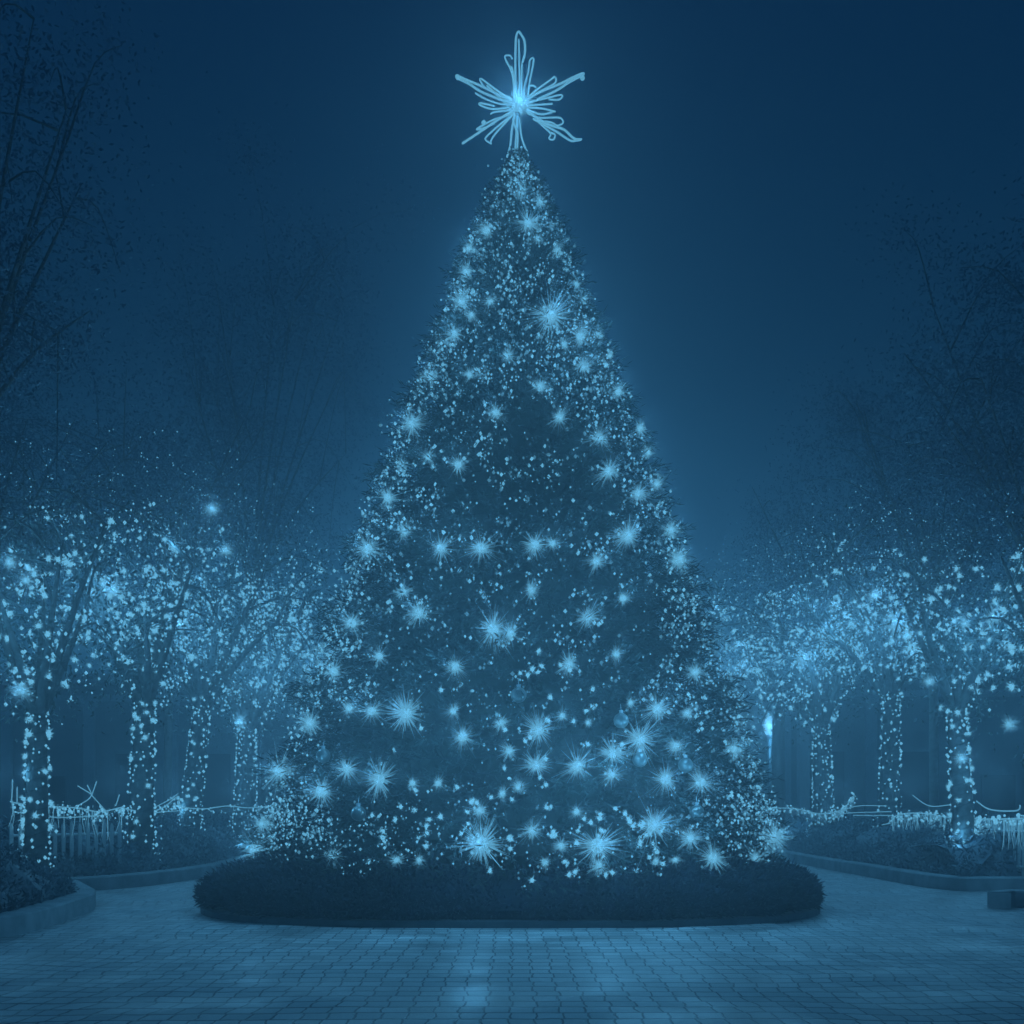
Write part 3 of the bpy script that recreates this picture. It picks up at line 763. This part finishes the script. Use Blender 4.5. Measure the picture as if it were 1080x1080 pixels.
# free-standing dark column next to the lamp and a pale tall door surround further on
cp = P(821, HZ, 30); 
ce = empty('round_column', (cp.x, cp.y, 0), 'dark round column just right of the street lamp', 'column')
MB().tube([(cp.x, cp.y, .3), (cp.x, cp.y, 4.2)], [.19, .16], 16).build('shaft', M['metal'], ce, True)
MB().box((cp.x, cp.y, .15), (.56, .56, .3)).build('base', M['metal'], ce)
MB().box((cp.x, cp.y, 4.3), (.5, .5, .2)).build('capital', M['metal'], ce)
cp = P(847, HZ, 38)
pe = empty('fluted_pillar', (cp.x, cp.y, 0), 'pale square fluted pillar between the street lamp and the lit trunk', 'pillar')
m = MB(); m.box((cp.x, cp.y, 2.3), (.34, .34, 4.0))
for i in range(5): m.box((cp.x-.15+.075*i, cp.y-.185, 2.3), (.035, .03, 3.6))
m.build('shaft', M['trim'], pe); MB().box((cp.x, cp.y, .15), (.6, .6, .3)).build('base', M['trim'], pe); MB().box((cp.x, cp.y, 4.4), (.6, .6, .2)).build('capital', M['trim'], pe)

# ------------------------------------------------------------------ air, sky, camera
hz = MB().box((0, 40, 10.0), (180, 100, 22.0)).build('haze', mat('haze', (1, 1, 1)))
hz.location = (0, 0, 0)
hm_ = hz.data.materials[0]; nt = hm_.node_tree; nt.nodes.remove(nt.nodes['Principled BSDF'])
pv = nt.nodes.new('ShaderNodeVolumePrincipled'); pv.inputs['Density'].default_value = .0150; pv.inputs['Color'].default_value = (.9, .95, 1, 1)
pv.inputs['Anisotropy'].default_value = .80
nt.links.new(pv.outputs[0], nt.nodes['Material Output'].inputs['Volume'])
tag(hz, kind='stuff')

W = bpy.data.worlds.new('World'); S.world = W; W.use_nodes = True; nt = W.node_tree; N = nt.nodes; L = nt.links
bg = N['Background']
tc = N.new('ShaderNodeTexCoord'); sx = N.new('ShaderNodeSeparateXYZ'); L.new(tc.outputs['Generated'], sx.inputs[0])
rp = N.new('ShaderNodeValToRGB'); L.new(sx.outputs[2], rp.inputs[0])
el = rp.color_ramp.elements
el[0].position = 0.0; el[0].color = (.013, .090, .19, 1)
el[1].position = 0.60; el[1].color = (.0013, .017, .056, 1)
for ps_, cl_ in ((.15, (.0080, .062, .135, 1)), (.35, (.0022, .027, .070, 1))):
    x = el.new(ps_); x.color = cl_
L.new(rp.outputs[0], bg.inputs['Color']); bg.inputs['Strength'].default_value = 1.0
sky = N.new('ShaderNodeTexSky'); sky.sky_type = 'NISHITA'; sky.sun_disc = False; sky.sun_elevation = math.radians(-6)
bg2 = N.new('ShaderNodeBackground'); L.new(sky.outputs[0], bg2.inputs['Color']); bg2.inputs['Strength'].default_value = .05
ad = N.new('ShaderNodeAddShader'); L.new(bg.outputs[0], ad.inputs[0]); L.new(bg2.outputs[0], ad.inputs[1]); L.new(ad.outputs[0], N['World Output'].inputs['Surface'])

cam = bpy.data.cameras.new('Camera'); co = bpy.data.objects.new('Camera', cam); C.objects.link(co); S.camera = co
co.location = (0, 0, EYE); co.rotation_euler = (PI/2, 0, 0)
cam.sensor_width = 36; cam.lens = 36*F/1080; cam.shift_y = (HZ-540)/1080; cam.clip_end = 1000
S.view_settings.view_transform = 'Standard'; S.view_settings.look = 'None'; S.view_settings.exposure = 0; S.view_settings.gamma = 1
cy = S.cycles
cy.use_denoising = True; cy.max_bounces = 5; cy.diffuse_bounces = 2; cy.glossy_bounces = 2; cy.transmission_bounces = 2; cy.volume_bounces = 1; cy.transparent_max_bounces = 6
cy.sample_clamp_indirect = 2.0; cy.use_light_tree = True; cy.use_adaptive_sampling = True; cy.adaptive_threshold = .02
